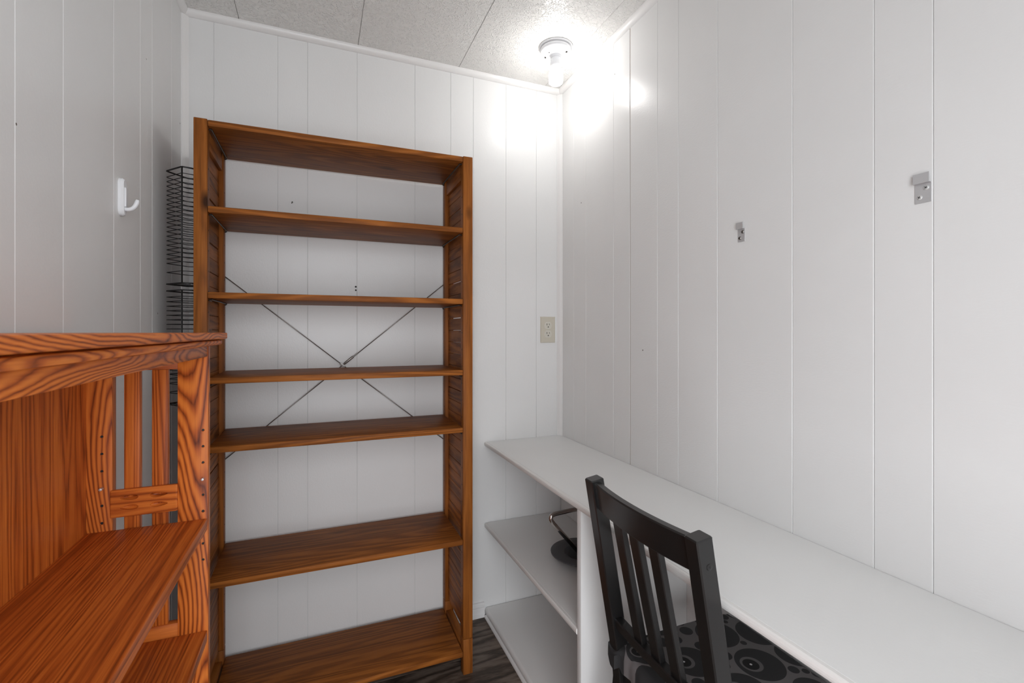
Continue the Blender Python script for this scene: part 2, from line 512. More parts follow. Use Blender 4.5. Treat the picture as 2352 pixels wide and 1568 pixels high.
for nm, z1, th_, y0, y1, mm in (('desktop', CZ, .0172, YD0, D-g, 'shelfwhite'), ('middle_shelf', .4222, .0185, DIV1, D-.0035, 'shelfworn')):
    bd = bx(nm, M[mm], dk, CX+EW+.0003, XR-.0015, y0, y1, z1-th_, z1, .0006, 1)
    bm = bmesh.new(); prism(bm, strip(CX, CX+EW, z1-th_-.0008, z1-.0006), y0, y1, 'y')
    obj('edge_strip', bm, M['nosing'], bd)
bm = bmesh.new(); prism(bm, nosed(CX+.002, XR-.0015, .006, .0377), DIV1-.6*0, D-.0045, 'y')
obj('bottom_shelf', bm, M['shelfworn'], dk, smooth=40)
bm = bmesh.new(); prism(bm, [(CX-.004, 0), (CX+.016, 0), (CX+.016, .012), (CX+.006, .012), (CX, .009), (CX-.004, .003)], DIV0, D-.014, 'y')
obj('shoe_moulding', bm, M['trim'], dk, smooth=40)
bx('divider', M['shelfwhite'], dk, CX+.003, XR-.001, DIV0, DIV1, 0, CZ-.0172, .0012, 2)
bx('divider', M['shelfwhite'], dk, CX+.003, XR-.001, YD0, YD0+.022, 0, CZ-.0172, .0012, 2)

# ------------------------------------------------------------------ tall brown bookcase
YFR, YRE = 1.7158, 2.0267
UX0, UX1, IX0, IX1 = -.3553, .5410, -.3187, .5039
TOP = 1.951
PD = .036
bc = thing('tall_bookcase', 'tall brown stained pine bookcase with slatted sides and seven open shelves', 'bookcase', ((UX0+UX1)/2, (YFR+YRE)/2, 0))
FOOT = .1334
def post(x0, x1, y0, y1, pm='pine_z'):
    bx('post', M[pm], bc, x0, x1, y0, y1, FOOT+.0006, TOP, .0022, 2)
    bx('foot', M[pm], bc, x0, x1, y0, y1, 0, FOOT-.0006, .0022, 2)
for (x0, x1) in ((UX0, IX0), (IX1, UX1)):
    post(x0, x1, YFR, YFR+PD); post(x0, x1, YRE-PD, YRE)
slat_me = None
RB, RT = .095, 1.874
for side, (x0, x1) in enumerate(((UX0, IX0), (IX1, UX1))):
    bx('side_rail', M['pine_y'], bc, x0+.004, x1-.004 if side == 0 else x1-.004, YFR+PD, YRE-PD, RT, TOP-.003, .0015, 2)
    bx('side_rail', M['pine_y'], bc, x0+.004, x1-.004, YFR+PD, YRE-PD, RB-.055, RB, .0015, 2)
    # slats sit in the middle of the frame
    sx0 = x0+.012 if side == 0 else x0+.014
    pitch = .0481
    z = RT - .0006
    k = 0
    gaps = {0: (2, 5, 9, 21), 1: (5, 7, 10)}[side]
    while z - pitch > RB - .001:
        gap = .0042 if k in gaps else .0009 + .0006*random.random()
        bm = bmesh.new()
        x_in = random.uniform(-.0007, .0007)
        h0, h1 = z - pitch + gap, z
        yy0, yy1 = YFR+PD, YRE-PD
        xx0, xx1 = sx0+x_in, sx0+.010+x_in
        c_ = .0012
        prism(bm, [(xx0, h0+c_), (xx0+c_, h0), (xx1-c_, h0), (xx1, h0+c_), (xx1, h1-c_), (xx1-c_, h1), (xx0+c_, h1), (xx0, h1-c_)], yy0, yy1, 'y')
        obj('slat', bm, M['pine_y'], bc, loc=((xx0+xx1)/2, (yy0+yy1)/2, h0))
        z -= pitch; k += 1
SH = [TOP-.002, 1.6819, 1.4144, 1.1470, .9314, .5088, .0876]
TH = .0195
shelves = []
for i, z in enumerate(SH):
    s_ = bx('shelf', M['pine_x'], bc, IX0+.0008, IX1-.0008, YFR+.001, YRE-.0005, z-TH, z, .0025, 2)
    shelves.append(s_)
    # wire bracket under each end
    for e, xx in enumerate((IX0+.007, IX1-.007)):
        bm = bmesh.new()
        s = -1 if e == 0 else 1
        zz = z-TH-.0022
        tube(bm, [(xx+s*.0065, YFR+.018, zz-.004), (xx+s*.002, YFR+.018, zz-.003), (xx, YFR+.021, zz), (xx, YRE-.021, zz), (xx+s*.002, YRE-.018, zz-.003), (xx+s*.0065, YRE-.018, zz-.004)], .0021, 6)
        obj('support_wire', bm, M['darksteel'], s_, smooth=True)
# peg holes on the inner faces of the posts
bm = bmesh.new()
for x, s in ((IX0, 1), (IX1, -1)):
    for yy in (YFR+.018, YRE-.018):
        z = .20
        while z < 1.86:
            lathe(bm, [(.0028, -.0002), (.0028, .0004)], 8, (x if s > 0 else x-.0002, yy, z), 'x')
            z += .064
tag(obj('peg_holes', bm, M['black'], bc), kind='stuff')
# a chip stuck to the outer face of the front post
bm = bmesh.new()
bmesh.ops.create_icosphere(bm, subdivisions=2, radius=.006)
for v in bm.verts:
    v.co = Vector((v.co.x*.55*random.uniform(.8, 1.2), v.co.y*.8, v.co.z*1.3*random.uniform(.8, 1.2))) + Vector((UX1+.001, YFR+.022, 1.578))
tag(obj('glue_lump', bm, M['pine_z'], bc, smooth=True), 'small tan glue lump on the post edge')
# steel cross brace
def rod(p, q, r=.0017):
    bm = bmesh.new(); tube(bm, [p, q], r, 8)
    return obj('brace_rod', bm, M['steel'], bc, smooth=True)
YB = YRE+.0035
rod((-.330, YB, 1.503), (.0909, YB, 1.1566)); rod((.0909, YB, 1.1566), (.515, YB, .8148))
rod((.520, YB+.0006, 1.5075), (.1369, YB+.0006, 1.193)); rod((.0909, YB, 1.1566), (-.330, YB, .8095))
for (x, z) in ((-.330, 1.503), (.515, .8148), (.520, 1.5075), (-.330, .8095)):
    bm = bmesh.new(); lathe(bm, [(.005, YRE-.0005-YB), (.005, .004), (.002, .006)], 10, (x, YB, z), 'y')
    obj('brace_screw', bm, M['steel'], bc, smooth=30)
bm = bmesh.new()
d = Vector((.520-.0909, 0, 1.5075-1.1566)).normalized()
p0 = Vector((.0909, YB, 1.1566))
tube(bm, [p0 + d*.004, p0 + d*.010, p0 + d*.050, p0 + d*.056, p0+d*.075], [.0022, .0048, .0048, .0026, .0026], 10)
obj('turnbuckle', bm, M['steel'], bc, smooth=35)
bm = bmesh.new()
d2 = Vector((.0909+.330, 0, 1.1566-1.503)).normalized()
tube(bm, [p0 - d2*.012, p0 - d2*.011, p0 + d2*.009, p0 + d2*.010], [.001, .005, .005, .001], 10)
obj('brace_coupler', bm, M['screw'], bc, smooth=35)

# ------------------------------------------------------------------ low red-oak bookcase on the left
Y0 = 1.17                      # inner face of the far side panel
ST = .0205                     # side thickness
FX, BX = -.2157, -.4195        # front edge and back-panel face
YN = .20                       # inner face of the near side panel
ok = thing('oak_bookcase', 'red oak mission bookcase with slatted end and moulded top', 'bookcase', ((FX+BX)/2, (Y0+YN)/2, 0))
ZT = 1.2885
def overhang(x0, x1, z0, z1, r):
    return [(x0, z0), (x1-r, z0), (x1-r*.3, z0+r*.3), (x1, z0+r), (x1, z1-r), (x1-r*.3, z1-r*.3), (x1-r, z1), (x0, z1)]
bm = bmesh.new(); prism(bm, overhang(BX-.022, -.187, ZT-.0135, ZT, .0025), YN-.06, 1.212, 'y')
obj('top_board', bm, M['oak_y'], ok)
bm = bmesh.new(); prism(bm, overhang(BX-.020, -.1955, ZT-.0265, ZT-.0150, .0045), YN-.052, 1.2045, 'y')
bmesh.ops.translate(bm, verts=bm.verts, vec=(0, 0, 0))
box(bm, BX-.018, -.205, YN-.045, 1.197, ZT-.0152, ZT-.0133)
tp = obj('top_moulding', bm, M['oak_y'], ok, smooth=30)
ZS = ZT-.0265
bx('apron', M['oak_y'], ok, FX-.019, FX-.0012, YN, Y0, 1.238, ZS, .0012, 2)
bx('back_panel', M['oak_back'], ok, BX-.008, BX, YN, Y0, .06, ZS)
# joint lines of the back boards are kept as separate boards
for zs, nm in ((.8965, 'shelf'), (.6605, 'shelf'), (.14, 'shelf')):
    bm = bmesh.new(); prism(bm, overhang(BX+.0005, FX-.0015, zs-.0235, zs, .0018), YN+.0006, Y0-.0006, 'y')
    obj(nm, bm, M['oak_shelf'], ok)
bx('toe_board', M['oak_y'], ok, FX-.019, FX-.0012, YN, Y0, .03, .1160, .0012, 2)

def side_panel(yi, s):
    """yi inner face, s=+1 grows away (+Y), -1 towards the camera"""
    y0, y1 = (yi, yi+ST) if s > 0 else (yi-ST, yi)
    lx = lambda px: px
    FS0, FS1 = -.2700, FX      # front stile
    BS0, BS1 = BX-.016, -.3785   # back stile
    bx('stile', M['oak_z'], ok, FS0, FS1, y0, y1, 0, ZS, .0012, 2)
    bx('stile', M['oak_z'], ok, BS0, BS1, y0, y1, 0, ZS, .0012, 2)
    bx('rail', M['oak_x'], ok, BS1, FS0, y0+.002, y1-.002, 1.2126, ZS, .001, 2)
    bx('rail', M['oak_x'], ok, BS1, FS0, y0+.002, y1-.002, .615, .687, .001, 2)
    bx('rail', M['oak_x'], ok, BS1, FS0, y0+.002, y1-.002, .10, .17, .001, 2)
    for (a, c) in ((-.3610, -.3342), (-.3150, -.2872)):
        bx('slat', M['oak_slat'], ok, a, c, y0+.004, y1-.003, .687, 1.2126, .0014, 2)
        bx('slat', M['oak_slat'], ok, a, c, y0+.004, y1-.003, .17, .615, .0014, 2)
    # carved key block across the slats
    return (BS1, FS0, y0, y1)
BS1, FS0, _, _ = side_panel(Y0, 1)
side_panel(YN, -1)

def carved(name, x0, x1, y0, y1, z0, z1, parent):
    bm = bmesh.new(); box(bm, x0, x1, y0, y1, z0, z1, .0022, 2)
    o = obj(name, bm, M['oak_x'], parent)
    w = (x1-x0)
    cutb = bmesh.new()
    for fx, tilt in ((.28, -1), (.72, 1)):
        for fz in (.34, .70):
            c = bmesh.new()
            bmesh.ops.create_uvsphere(c, u_segments=16, v_segments=10, radius=1.0)
            me = bpy.data.meshes.new('tmp'); 
            for v in c.verts:
                k = 1 + .35*tilt*v.co.x*-1
                v.co = Vector((x0 + w*fx + v.co.x*w*.135, y0 + v.co.y*.0085, z0 + (z1-z0)*fz + v.co.z*.0050*k))
            c.to_mesh(me); c.free(); cutb.from_mesh(me); bpy.data.meshes.remove(me)
    off = base_of(o)
    bmesh.ops.translate(cutb, verts=cutb.verts, vec=-off)
    cm = bpy.data.meshes.new('cut'); cutb.to_mesh(cm); cutb.free()
    cu = bpy.data.objects.new('cut', cm); COL.objects.link(cu); cu.location = off
    md = o.modifiers.new('b', 'BOOLEAN'); md.operation = 'DIFFERENCE'; md.object = cu; md.solver = 'EXACT'
    bpy.context.view_layer.update()
    dg = bpy.context.evaluated_depsgraph_get()
    nm = bpy.data.meshes.new_from_object(o.evaluated_get(dg))
    o.modifiers.clear()
    o.data = nm
    bpy.data.objects.remove(cu, do_unlink=True); bpy.data.meshes.remove(cm)
    return o
carved('carved_block', BS1-.003, FS0+.0005, Y0-.004, Y0+.006, .921, .976, ok)

# peg holes with half-rings imitating light caught on their lower edges, and pegs for the shelf above
bmh = bmesh.new(); bmr = bmesh.new()
for x in (-.2247, -.3948):
    for k in range(9):
        z = 1.0837 - .0341*k
        if k in (3, 6): continue
        lathe(bmh, [(.0026, -.0006), (.0026, .0002)], 10, (x, Y0, z), 'y')
        tube(bmr, [(x+.0027*math.cos(a), Y0-.0003, z+.0027*math.sin(a)) for a in [math.pi + math.pi*j/8 for j in range(9)]], .0006, 5)
hh = tag(obj('peg_holes', bmh, M['black'], ok), kind='stuff')
tag(obj('peg_hole_glints', bmr, M['oak_shelf'], ok), kind='stuff')
for x in (-.2247, -.3948):
    bm = bmesh.new(); z = 1.0837 - .1023
    lathe(bm, [(.0026, .000), (.0028, -.004), (.0026, -.009), (.001, -.0095)], 10, (x, Y0, z), 'y')
    obj('shelf_peg', bm, M['aluminium'], ok, smooth=35)

# ------------------------------------------------------------------ black wire rack in the gap behind
RA, RBp, RC, RD_, RE = (-.447, 1.806), (-.3895, 1.738), (-.3600, 1.748), (-.3600, 1.862), (-.401, 1.868)
zA = RA[0]*math.sin(YAW) + RA[1]*math.cos(YAW)
yz = lambda py: H + (HORIZON-py)*zA/F_PX
def wire_rack(off_px, label):
    top_z = yz(392.6+off_px); bot_z = yz(652.3+off_px)
    t = thing('wire_rack', label, 'wire rack', (-.40, 1.80, bot_z-.0022), 'stacked black wire racks')
    poly = [RA, RBp, RC, RD_, RE]
    def ring(z, r):
        bm = bmesh.new()
        pts = []
        n = len(poly)
        for i in range(n):
            p = Vector((*poly[i], z)); a = Vector((*poly[i-1], z)); c = Vector((*poly[(i+1) % n], z))
            pa = p + (a-p).normalized()*.006; pc = p + (c-p).normalized()*.006
            pts += [pa, p*.5 + (pa+pc)*.25, pc]
        tube(bm, pts, r, 6, closed=True)
        return bm
    obj('rim', ring(top_z, .0024), M['wire'], t, smooth=True)
    obj('rim', ring(bot_z, .0024), M['wire'], t, smooth=True)
    me = None
    zs = [yz(406.7+off_px + 10.43*k) for k in range(20)] + [yz(625.6+off_px)]
    for z in zs:
        if me is None:
            o = obj('ring', ring(z, .0013), M['wire'], t, smooth=True, loc=(RA[0], RA[1], z)); me = o.data; bs = o
        else:
            c = bs.copy(); COL.objects.link(c); c.parent = t
            c.location = Vector((RA[0], RA[1], z)) - t.location
    for p in (RBp, RD_):
        bm = bmesh.new(); tube(bm, [(p[0], p[1], bot_z), (p[0], p[1], top_z)], .0024, 6)
        obj('upright', bm, M['wire'], t, smooth=True)
    bm = bmesh.new()
    for k in range(4):
        f = (k+1)/5
        a = Vector((RA[0], RA[1], bot_z)).lerp(Vector((RE[0], RE[1], bot_z)), f)
        c = Vector((RBp[0], RBp[1], bot_z)).lerp(Vector((RD_[0], RD_[1], bot_z)), f)
        tube(bm, [a, c], .0012, 6)
    obj('base_wires', bm, M['wire'], t, smooth=True)
    return t
wire_rack(0, 'black wire ring rack in the corner, the upper of two')
wire_rack(275.4, 'black wire ring rack in the corner, the lower of two, partly behind the oak bookcase')

# ------------------------------------------------------------------ ceiling lamp holder
LX, LY = .904, 1.735
lp = thing('ceiling_lamp', 'white porcelain ceiling lamp holder with a bare lit bulb', 'lamp', (LX, LY, ZC-.15))
bm = bmesh.new(); lathe(bm, [(.069, ZC-.0005), (.069, ZC-.004), (.0665, ZC-.007), (.063, ZC-.0075)], 48, (LX, LY, 0))
obj('mounting_ring', bm, M['plastic'], lp, smooth=35)
bm = bmesh.new(); lathe(bm, [(.057, ZC-.0076), (.0625, ZC-.009), (.0640, ZC-.014), (.0625, ZC-.020), (.057, ZC-.0255), (.044, ZC-.0295), (.030, ZC-.032), (.024, ZC-.036), (.0225, ZC-.046)], 48, (LX, LY, 0))
obj('lamp_base', bm, M['porcelain'], lp, smooth=40)
for a in (132.5, 312.5, 190):
    rr = .046 if a != 190 else .034
    bm = bmesh.new(); lathe(bm, [(.0040 if a != 190 else .0024, ZC-.0318), (.0040 if a != 190 else .0024, ZC-.0272), (.002, ZC-.027)], 12, (LX+rr*math.cos(math.radians(a)), LY+rr*math.sin(math.radians(a)), 0))
    obj('mounting_screw', bm, M['darksteel'], lp)
bm = bmesh.new(); lathe(bm, [(.0210, ZC-.045), (.0213, ZC-.060), (.0235, ZC-.064), (.0240, ZC-.084), (.0225, ZC-.088), (.018, ZC-.0882)], 40, (LX, LY, 0))
bb = obj('bulb_base', bm, M['plastic'], lp, smooth=40)
bm = bmesh.new(); lathe(bm, [(.020, ZC-.0884), (.0225, ZC-.091), (.0225, ZC-.096), (.0265, ZC-.1005), (.0285, ZC-.106), (.0285, ZC-.140), (.0270, ZC-.146), (.0225, ZC-.150), (.012, ZC-.1515)], 40, (LX, LY, 0))
obj('bulb', bm, M['bulb'], lp, smooth=40)

# small white hook on the ceiling in the far corner
hk = thing('ceiling_hook', 'tiny white hook under the ceiling in the corner above the wire rack', 'hook', (-.4036, 1.915, ZC-.022))
bm = bmesh.new(); lathe(bm, [(.010, ZC), (.010, ZC-.003), (.006, ZC-.0045)], 20, (-.415, 1.905, 0))
obj('hook_plate', bm, M['plastic'], hk, smooth=35)
bm = bmesh.new(); tube(bm, arc((-.415, 1.905, ZC-.002), (-.415, 1.905, ZC-.022), (-.395, 1.922, ZC-.019), 8) + [Vector((-.386, 1.930, ZC-.011))], .0042, 10)
obj('hook_arm', bm, M['plastic'], hk, smooth=40)

# ------------------------------------------------------------------ wall outlet
out = thing('wall_outlet', 'almond duplex wall outlet beside the corner bead', 'outlet', (1.0206, D, 1.2385))
ox, oz = (.9818+1.0595)/2, (1.3632+1.2385)/2
bm = bmesh.new()
hw, hh_ = .0388, .0623
fr = []
for (ins, yy) in ((0, D), (0, D-.0025), (.003, D-.0055)):
    fr.append([bm.verts.new((ox+sx*(hw-ins), yy, oz+sz*(hh_-ins))) for sx, sz in ((-1,-1),(1,-1),(1,1),(-1,1))])
for a, c in zip(fr, fr[1:]):
    for k in range(4): bm.faces.new((a[k], a[(k+1) % 4], c[(k+1) % 4], c[k]))
bm.faces.new(fr[-1]); bm.faces.new(fr[0][::-1])
bmesh.ops.recalc_face_normals(bm, faces=bm.faces)
obj('cover_plate', bm, M['almond'], out)
for dz in (.0205, -.0205):
    pr_ = []
    for k in range(40):
        a = 2*math.pi*k/40
        pr_.append((ox + .0172*math.cos(a), oz+dz + max(-.0142, min(.0142, .0172*math.sin(a)))))
    bm = bmesh.new(); prism(bm, pr_, D-.0052, D-.0072, 'y')
    rc = obj('receptacle', bm, M['almond2'], out)
    bm = bmesh.new(); prism(bm, [((x-ox)*1.07+ox, (z-oz-dz)*1.08+oz+dz) for x, z in pr_], D-.0050, D-.0058, 'y')
    obj('receptacle_gap', bm, M['groove'], rc)
    bm = bmesh.new()
    box(bm, ox-.0075, ox-.0052, D-.0076, D-.0068, oz+dz+.0005, oz+dz+.0090)
    box(bm, ox+.0052, ox+.0072, D-.0076, D-.0068, oz+dz+.0012, oz+dz+.0085)
    lathe(bm, [(.0027, -.0076), (.0027, -.0068)], 12, (ox, D, oz+dz-.0072), 'y')
    obj('slots', bm, M['black'], rc)
bm = bmesh.new(); lathe(bm, [(.003, -.0050), (.003, -.0064), (.002, -.0068)], 12, (ox, D, oz), 'y')
obj('plate_screw', bm, M['almond2'], out, smooth=30)

# ------------------------------------------------------------------ metal brackets on the right wall
def bracket(yc, z0, w, hgt, label, rough_screw):
    t = thing('wall_bracket', label, 'bracket', (XR, yc, z0))
    y0, y1 = yc-w/2, yc+w/2
    tk = .0016
    zs = z0 + hgt*.66
    off = .0075
    bm = bmesh.new()
    prism(bm, [(XR-.0003, z0), (XR-.0003, zs+tk), (XR-off, zs+tk), (XR-off, z0+hgt), (XR-off-tk, z0+hgt), (XR-off-tk, zs), (XR-tk-.0003, zs), (XR-tk-.0003, z0)], y0, y1, 'y')
    obj('bracket_plate', bm, M['aluminium'], t)
    for fy, fz in ((-.22, .50), (.20, .20)):
        c = (XR-tk-.0003, yc+fy*w, z0+hgt*fz)
        bm = bmesh.new(); lathe(bm, [(.0047, 0), (.0047, -.0006), (.0036, -.0019), (.001, -.0022)], 20, c, 'x')
        sc = obj('screw', bm, M['screw'] if not rough_screw else M['steel'], t, smooth=35)
        bm = bmesh.new()
        for a in (.6, .6+math.pi/2):
            d = Vector((0, math.cos(a), math.sin(a)))*.0028
            p = Vector((c[0]-.0022, c[1], c[2]))
            tube(bm, [p-d, p+d], .0006, 4)
        obj('cross_slot', bm, M['black'], sc)
bracket(.9792, 1.5412, .0225, .0527, 'small grey metal wall bracket with dull screws, farther from the doorway', True)
bracket(.5511, 1.5414, .0265, .0564, 'grey metal wall bracket with bright screws, closer to the doorway', False)

# ------------------------------------------------------------------ adhesive hook on the left wall
HY = 1.461
ah = thing('adhesive_hook', 'white plastic adhesive hook on the panelled wall', 'hook', (XL, HY, 1.58))
def rrect(cy, cz, w, h, n=10):
    p = []
    for k in range(n+1):
        a = math.pi*k/n; p.append((cy + w/2*math.cos(a), cz + h/2 - w*.55 + w*.9*math.sin(a)*.6))
    for k in range(n+1):
        a = math.pi + math.pi*k/n; p.append((cy + w/2*math.cos(a), cz - h/2 + w/2 + w/2*math.sin(a)))
    return p
bm = bmesh.new(); 
pf = rrect(HY, 1.626, .030, .094)
A = [bm.verts.new((XL, y, z)) for y, z in pf]
B = [bm.verts.new((XL+.006, y, z)) for y, z in pf]
C = [bm.verts.new((XL+.0105, HY+(y-HY)*.72, 1.626+(z-1.626)*.93)) for y, z in pf]
n = len(pf)
for P, Q in ((A, B), (B, C)):
    for k in range(n): bm.faces.new((P[k], P[(k+1) % n], Q[(k+1) % n], Q[k]))
bm.faces.new(C); bm.faces.new(A[::-1]); bmesh.ops.recalc_face_normals(bm, faces=bm.faces)
obj('hook_plate', bm, M['plastic'], ah, smooth=30)
bm = bmesh.new(); box(bm, XL+.0095, XL+.0135, HY-.006, HY+.006, 1.602, 1.650, .0018, 2)
obj('hook_slide', bm, M['plastic'], ah, smooth=35)
bm = bmesh.new()
tube(bm, [(XL+.009, HY, 1.597)] + arc((XL+.014, HY, 1.596), (XL+.031, HY, 1.596), (XL+.0355, HY, 1.622), 10), [.0050]*9 + [.0052, .0050, .0035], 12)
obj('hook_arm', bm, M['plastic'], ah, smooth=50)

# nails and anchor left in the back wall
for (x, z, r, lab) in ((-.0981, 1.7932, .0022, 'small nail in the back wall above the second shelf'),):
    t = thing('wall_nail', lab, 'nail', (x, D, z))
    bm = bmesh.new(); tube(bm, [(x, D+.003, z), (x+.004, D-.010, z+.003)], .0012, 6); obj('shank', bm, M['darksteel'], t, smooth=True)
    bm = bmesh.new(); lathe(bm, [(.0026, -.010), (.0026, -.0115)], 10, (x+.004, D, z+.003), 'y'); obj('head', bm, M['darksteel'], t)
t = thing('wall_anchor', 'pair of dark screw stubs in the back wall above the third shelf', 'screws', (.1421, D, 1.460))
for dz in (-.006, .008):
    bm = bmesh.new(); lathe(bm, [(.0034, .001), (.0034, -.006), (.002, -.008)], 8, (.1421, D, 1.4675+dz), 'y'); obj('screw_stub', bm, M['black'], t)

# ------------------------------------------------------------------ grey lamp on the middle shelf
ZM = .4222
lx, ly = .923, 1.561
dl = thing('desk_lamp', 'charcoal round-based lamp with bent chrome arm on the middle shelf', 'lamp', (lx, ly, ZM))
bm = bmesh.new()
lathe(bm, [(.050, ZM), (.058, ZM+.004), (.070, ZM+.016), (.108, ZM+.030), (.1165, ZM+.035), (.1170, ZM+.038), (.1145, ZM+.0395), (.085, ZM+.038), (.066, ZM+.035), (.060, ZM+.027), (.02, ZM+.022)], 56, (lx, ly, 0))
obj('lamp_base', bm, M['charcoal'], dl, smooth=35)
bm = bmesh.new()
lathe(bm, [(.052, ZM+.0262), (.054, ZM+.028), (.050, ZM+.032), (.020, ZM+.036), (.012, ZM+.044)], 32, (lx, ly, 0))
obj('base_cap', bm, M['black'], dl, smooth=35)
bm = bmesh.new()
b0, b1, b2 = Vector((.915, 1.552, ZM+.030)), Vector((.769, 1.549, .6215)), Vector((1.0, 1.562, .6270))
u0 = (b0-b1).normalized(); u2 = (b2-b1).normalized()
tube(bm, [b0] + arc(b1+u0*.045, b1, b1+u2*.045, 10) + [b2], .0080, 12)
obj('lamp_arm', bm, M['chrome'], dl, smooth=True)
bm = bmesh.new(); lathe(bm, [(.012, .640), (.020, .636), (.030, .610), (.038, .585), (.036, .583), (.01, .60)], 24, (1.015, 1.562, 0))
obj('lamp_head', bm, M['charcoal'], dl, smooth=35)

# ------------------------------------------------------------------ black chair
ct = link('dining_chair', None); ct.empty_display_size = .05
tag(ct, 'black wooden slat-back chair with circle-patterned seat cover pushed under the desk', 'chair')
ct.location = (.62, .845, 0); ct.rotation_euler = (0, 0, math.radians(-1.4))
# local frame: +x to the desk, y across, z up; origin under the rear face of the back top
LEAN = .17
ZTOP = .92
def xr(z): return LEAN*(ZTOP-z)
def cobj(name, bm, m, parent=ct, smooth=False):
    me = bpy.data.meshes.new(name); bm.to_mesh(me); bm.free(); me.materials.append(m)
    if smooth:
        for p in me.polygons: p.use_smooth = True
        try: me.set_sharp_from_angle(angle=math.radians(smooth))
        except Exception: pass
    return link(name, me, parent)
def loft(bm, secs, bev=.0025):
    """quads lofted through rectangular sections [(x0,x1,y0,y1,z, tilt)] with chamfered long edges"""
    rings = []
    for x0, x1, y0, y1, z, t in secs:
        c = bev
        p = [(x0+c,y0),(x1-c,y0),(x1,y0+c),(x1,y1-c),(x1-c,y1),(x0+c,y1),(x0,y1-c),(x0,y0+c)]
        rings.append([bm.verts.new((x, y, z + t*(x-x0))) for x, y in p])
    fs = []
    for a, c in zip(rings, rings[1:]):
        for k in range(8): fs.append(bm.faces.new((a[k], a[(k+1) % 8], c[(k+1) % 8], c[k])))
    fs.append(bm.faces.new(rings[0][::-1])); fs.append(bm.faces.new(rings[-1]))
    bmesh.ops.recalc_face_normals(bm, faces=fs)
PWD, PTH = .0345, .036
ends = ((-.198, -.198+PWD), (.198-PWD, .198))
for a, c in ends:
    bm = bmesh.new()
    secs = []
    for z in (0, .20, .40, .47, .62, .78, .90, ZTOP-.003):
        xo = xr(z) if z > .42 else xr(.42) - .10*(.42-z)
        d_ = PTH if z > .3 else PTH*.9
        secs.append((xo, xo+d_, a, c, z, LEAN if z > .5 else 0))
    loft(bm, secs)
    # small chamfer on top
    x0, x1, y0, y1, z, t = secs[-1]
    pst = cobj('back_post', bm, M['lacquer'], smooth=30)
    bm = bmesh.new(); loft(bm, [(x0, x1, y0, y1, z+.00, t), (x0+.002, x1-.002, y0+.002, y1-.002, z+.003, t)], .002)
    cobj('post_cap', bm, M['lacquer'], pst)
# bolt plug on the outer face of the near post
bm = bmesh.new(); zc_ = .872
lathe(bm, [(.0062, .001), (.0062, -.0006), (.0050, -.0011)], 20, (xr(zc_)+.020, -.198, zc_), 'y')
bp_ = cobj('bolt_plug', bm, M['lacquer'], smooth=30)
bm = bmesh.new(); lathe(bm, [(.0022, -.0008), (.0022, -.0016)], 12, (xr(zc_)+.020, -.198, zc_), 'y')
cobj('bolt_hole', bm, M['black'], bp_)
def curved_rail(z0, z1, xoff, th, sag, yA=-.164, yB=.164, n=14, bev=.003):
    bm = bmesh.new(); rings = []
    for i in range(n+1):
        y = yA + (yB-yA)*i/n
        q = 1 - (2*i/n-1)**2
        ring = []
        for (dx, z) in ((0, z0+bev), (0, z1-bev), (bev, z1), (th-bev, z1), (th, z1-bev), (th, z0+bev), (th-bev, z0), (bev, z0)):
            ring.append(bm.verts.new((xr(z) + xoff - sag*q + dx, y, z)))
        rings.append(ring)
    fs = []
    for a, c in zip(rings, rings[1:]):
        for k in range(8): fs.append(bm.faces.new((a[k], a[(k+1) % 8], c[(k+1) % 8], c[k])))
    fs.append(bm.faces.new(rings[0][::-1])); fs.append(bm.faces.new(rings[-1]))
    bmesh.ops.recalc_face_normals(bm, faces=fs)
    return bm
cobj('top_rail', curved_rail(.848, .916, .008, .021, .016), M['lacquer'], smooth=35)
cobj('lower_rail', curved_rail(.541, .569, .006, .026, .004), M['lacquer'], smooth=35)
for yc in (.070, .0045, -.061):
    q = 1-(yc/.164)**2
    bm = bmesh.new()
    zt, zb = .850, .5685
    w, t_ = .0165, .016
    loft(bm, [(xr(zb)+.013-.004*q, xr(zb)+.013-.004*q+t_, yc-w, yc+w, zb, 0), (xr(.71)+.012-.010*q, xr(.71)+.012-.010*q+t_, yc-w, yc+w, .71, 0), (xr(zt)+.012-.016*q, xr(zt)+.012-.016*q+t_, yc-w, yc+w, zt, 0)], .002)
    cobj('back_slat', bm, M['lacquer'], smooth=30)
# seat, rails, front legs
ZSE = .452
SX0, SX1 = xr(.47)+.040, .450
bm = bmesh.new()
prism(bm, [(SX0, -.158), (SX0, .158), (SX0+.02, .168), (SX1-.02, .178), (SX1, .165), (SX1, -.165), (SX1-.02, -.178), (SX0+.02, -.168)], ZSE, ZSE+.018, 'z')
cobj('seat', bm, M['lacquer'])
for s in (-1, 1):
    bm = bmesh.new(); y0, y1 = sorted((s*.178, s*.143)); loft(bm, [(SX1-.040, SX1-.008, y0, y1, 0, 0), (SX1-.044, SX1-.004, y0, y1, ZSE, 0)])
    cobj('front_leg', bm, M['lacquer'], smooth=30)
    bm = bmesh.new(); y0, y1 = sorted((s*.170, s*.152)); box(bm, xr(.42)+.03, SX1-.043, y0, y1, ZSE-.055, ZSE, .002)
    cobj('seat_rail', bm, M['lacquer'])
    bm = bmesh.new(); y0, y1 = sorted((s*.168, s*.154)); box(bm, xr(.42)+.025, SX1-.043, y0, y1, .20, .225, .002)
    cobj('stretcher', bm, M['lacquer'])
bm = bmesh.new(); box(bm, SX1-.032, SX1-.014, -.143, .143, ZSE-.055, ZSE, .002); cobj('seat_rail', bm, M['lacquer'])
bm = bmesh.new(); box(bm, xr(.42)+.008, xr(.42)+.026, -.163, .163, ZSE-.055, ZSE, .002); cobj('seat_rail', bm, M['lacquer'])

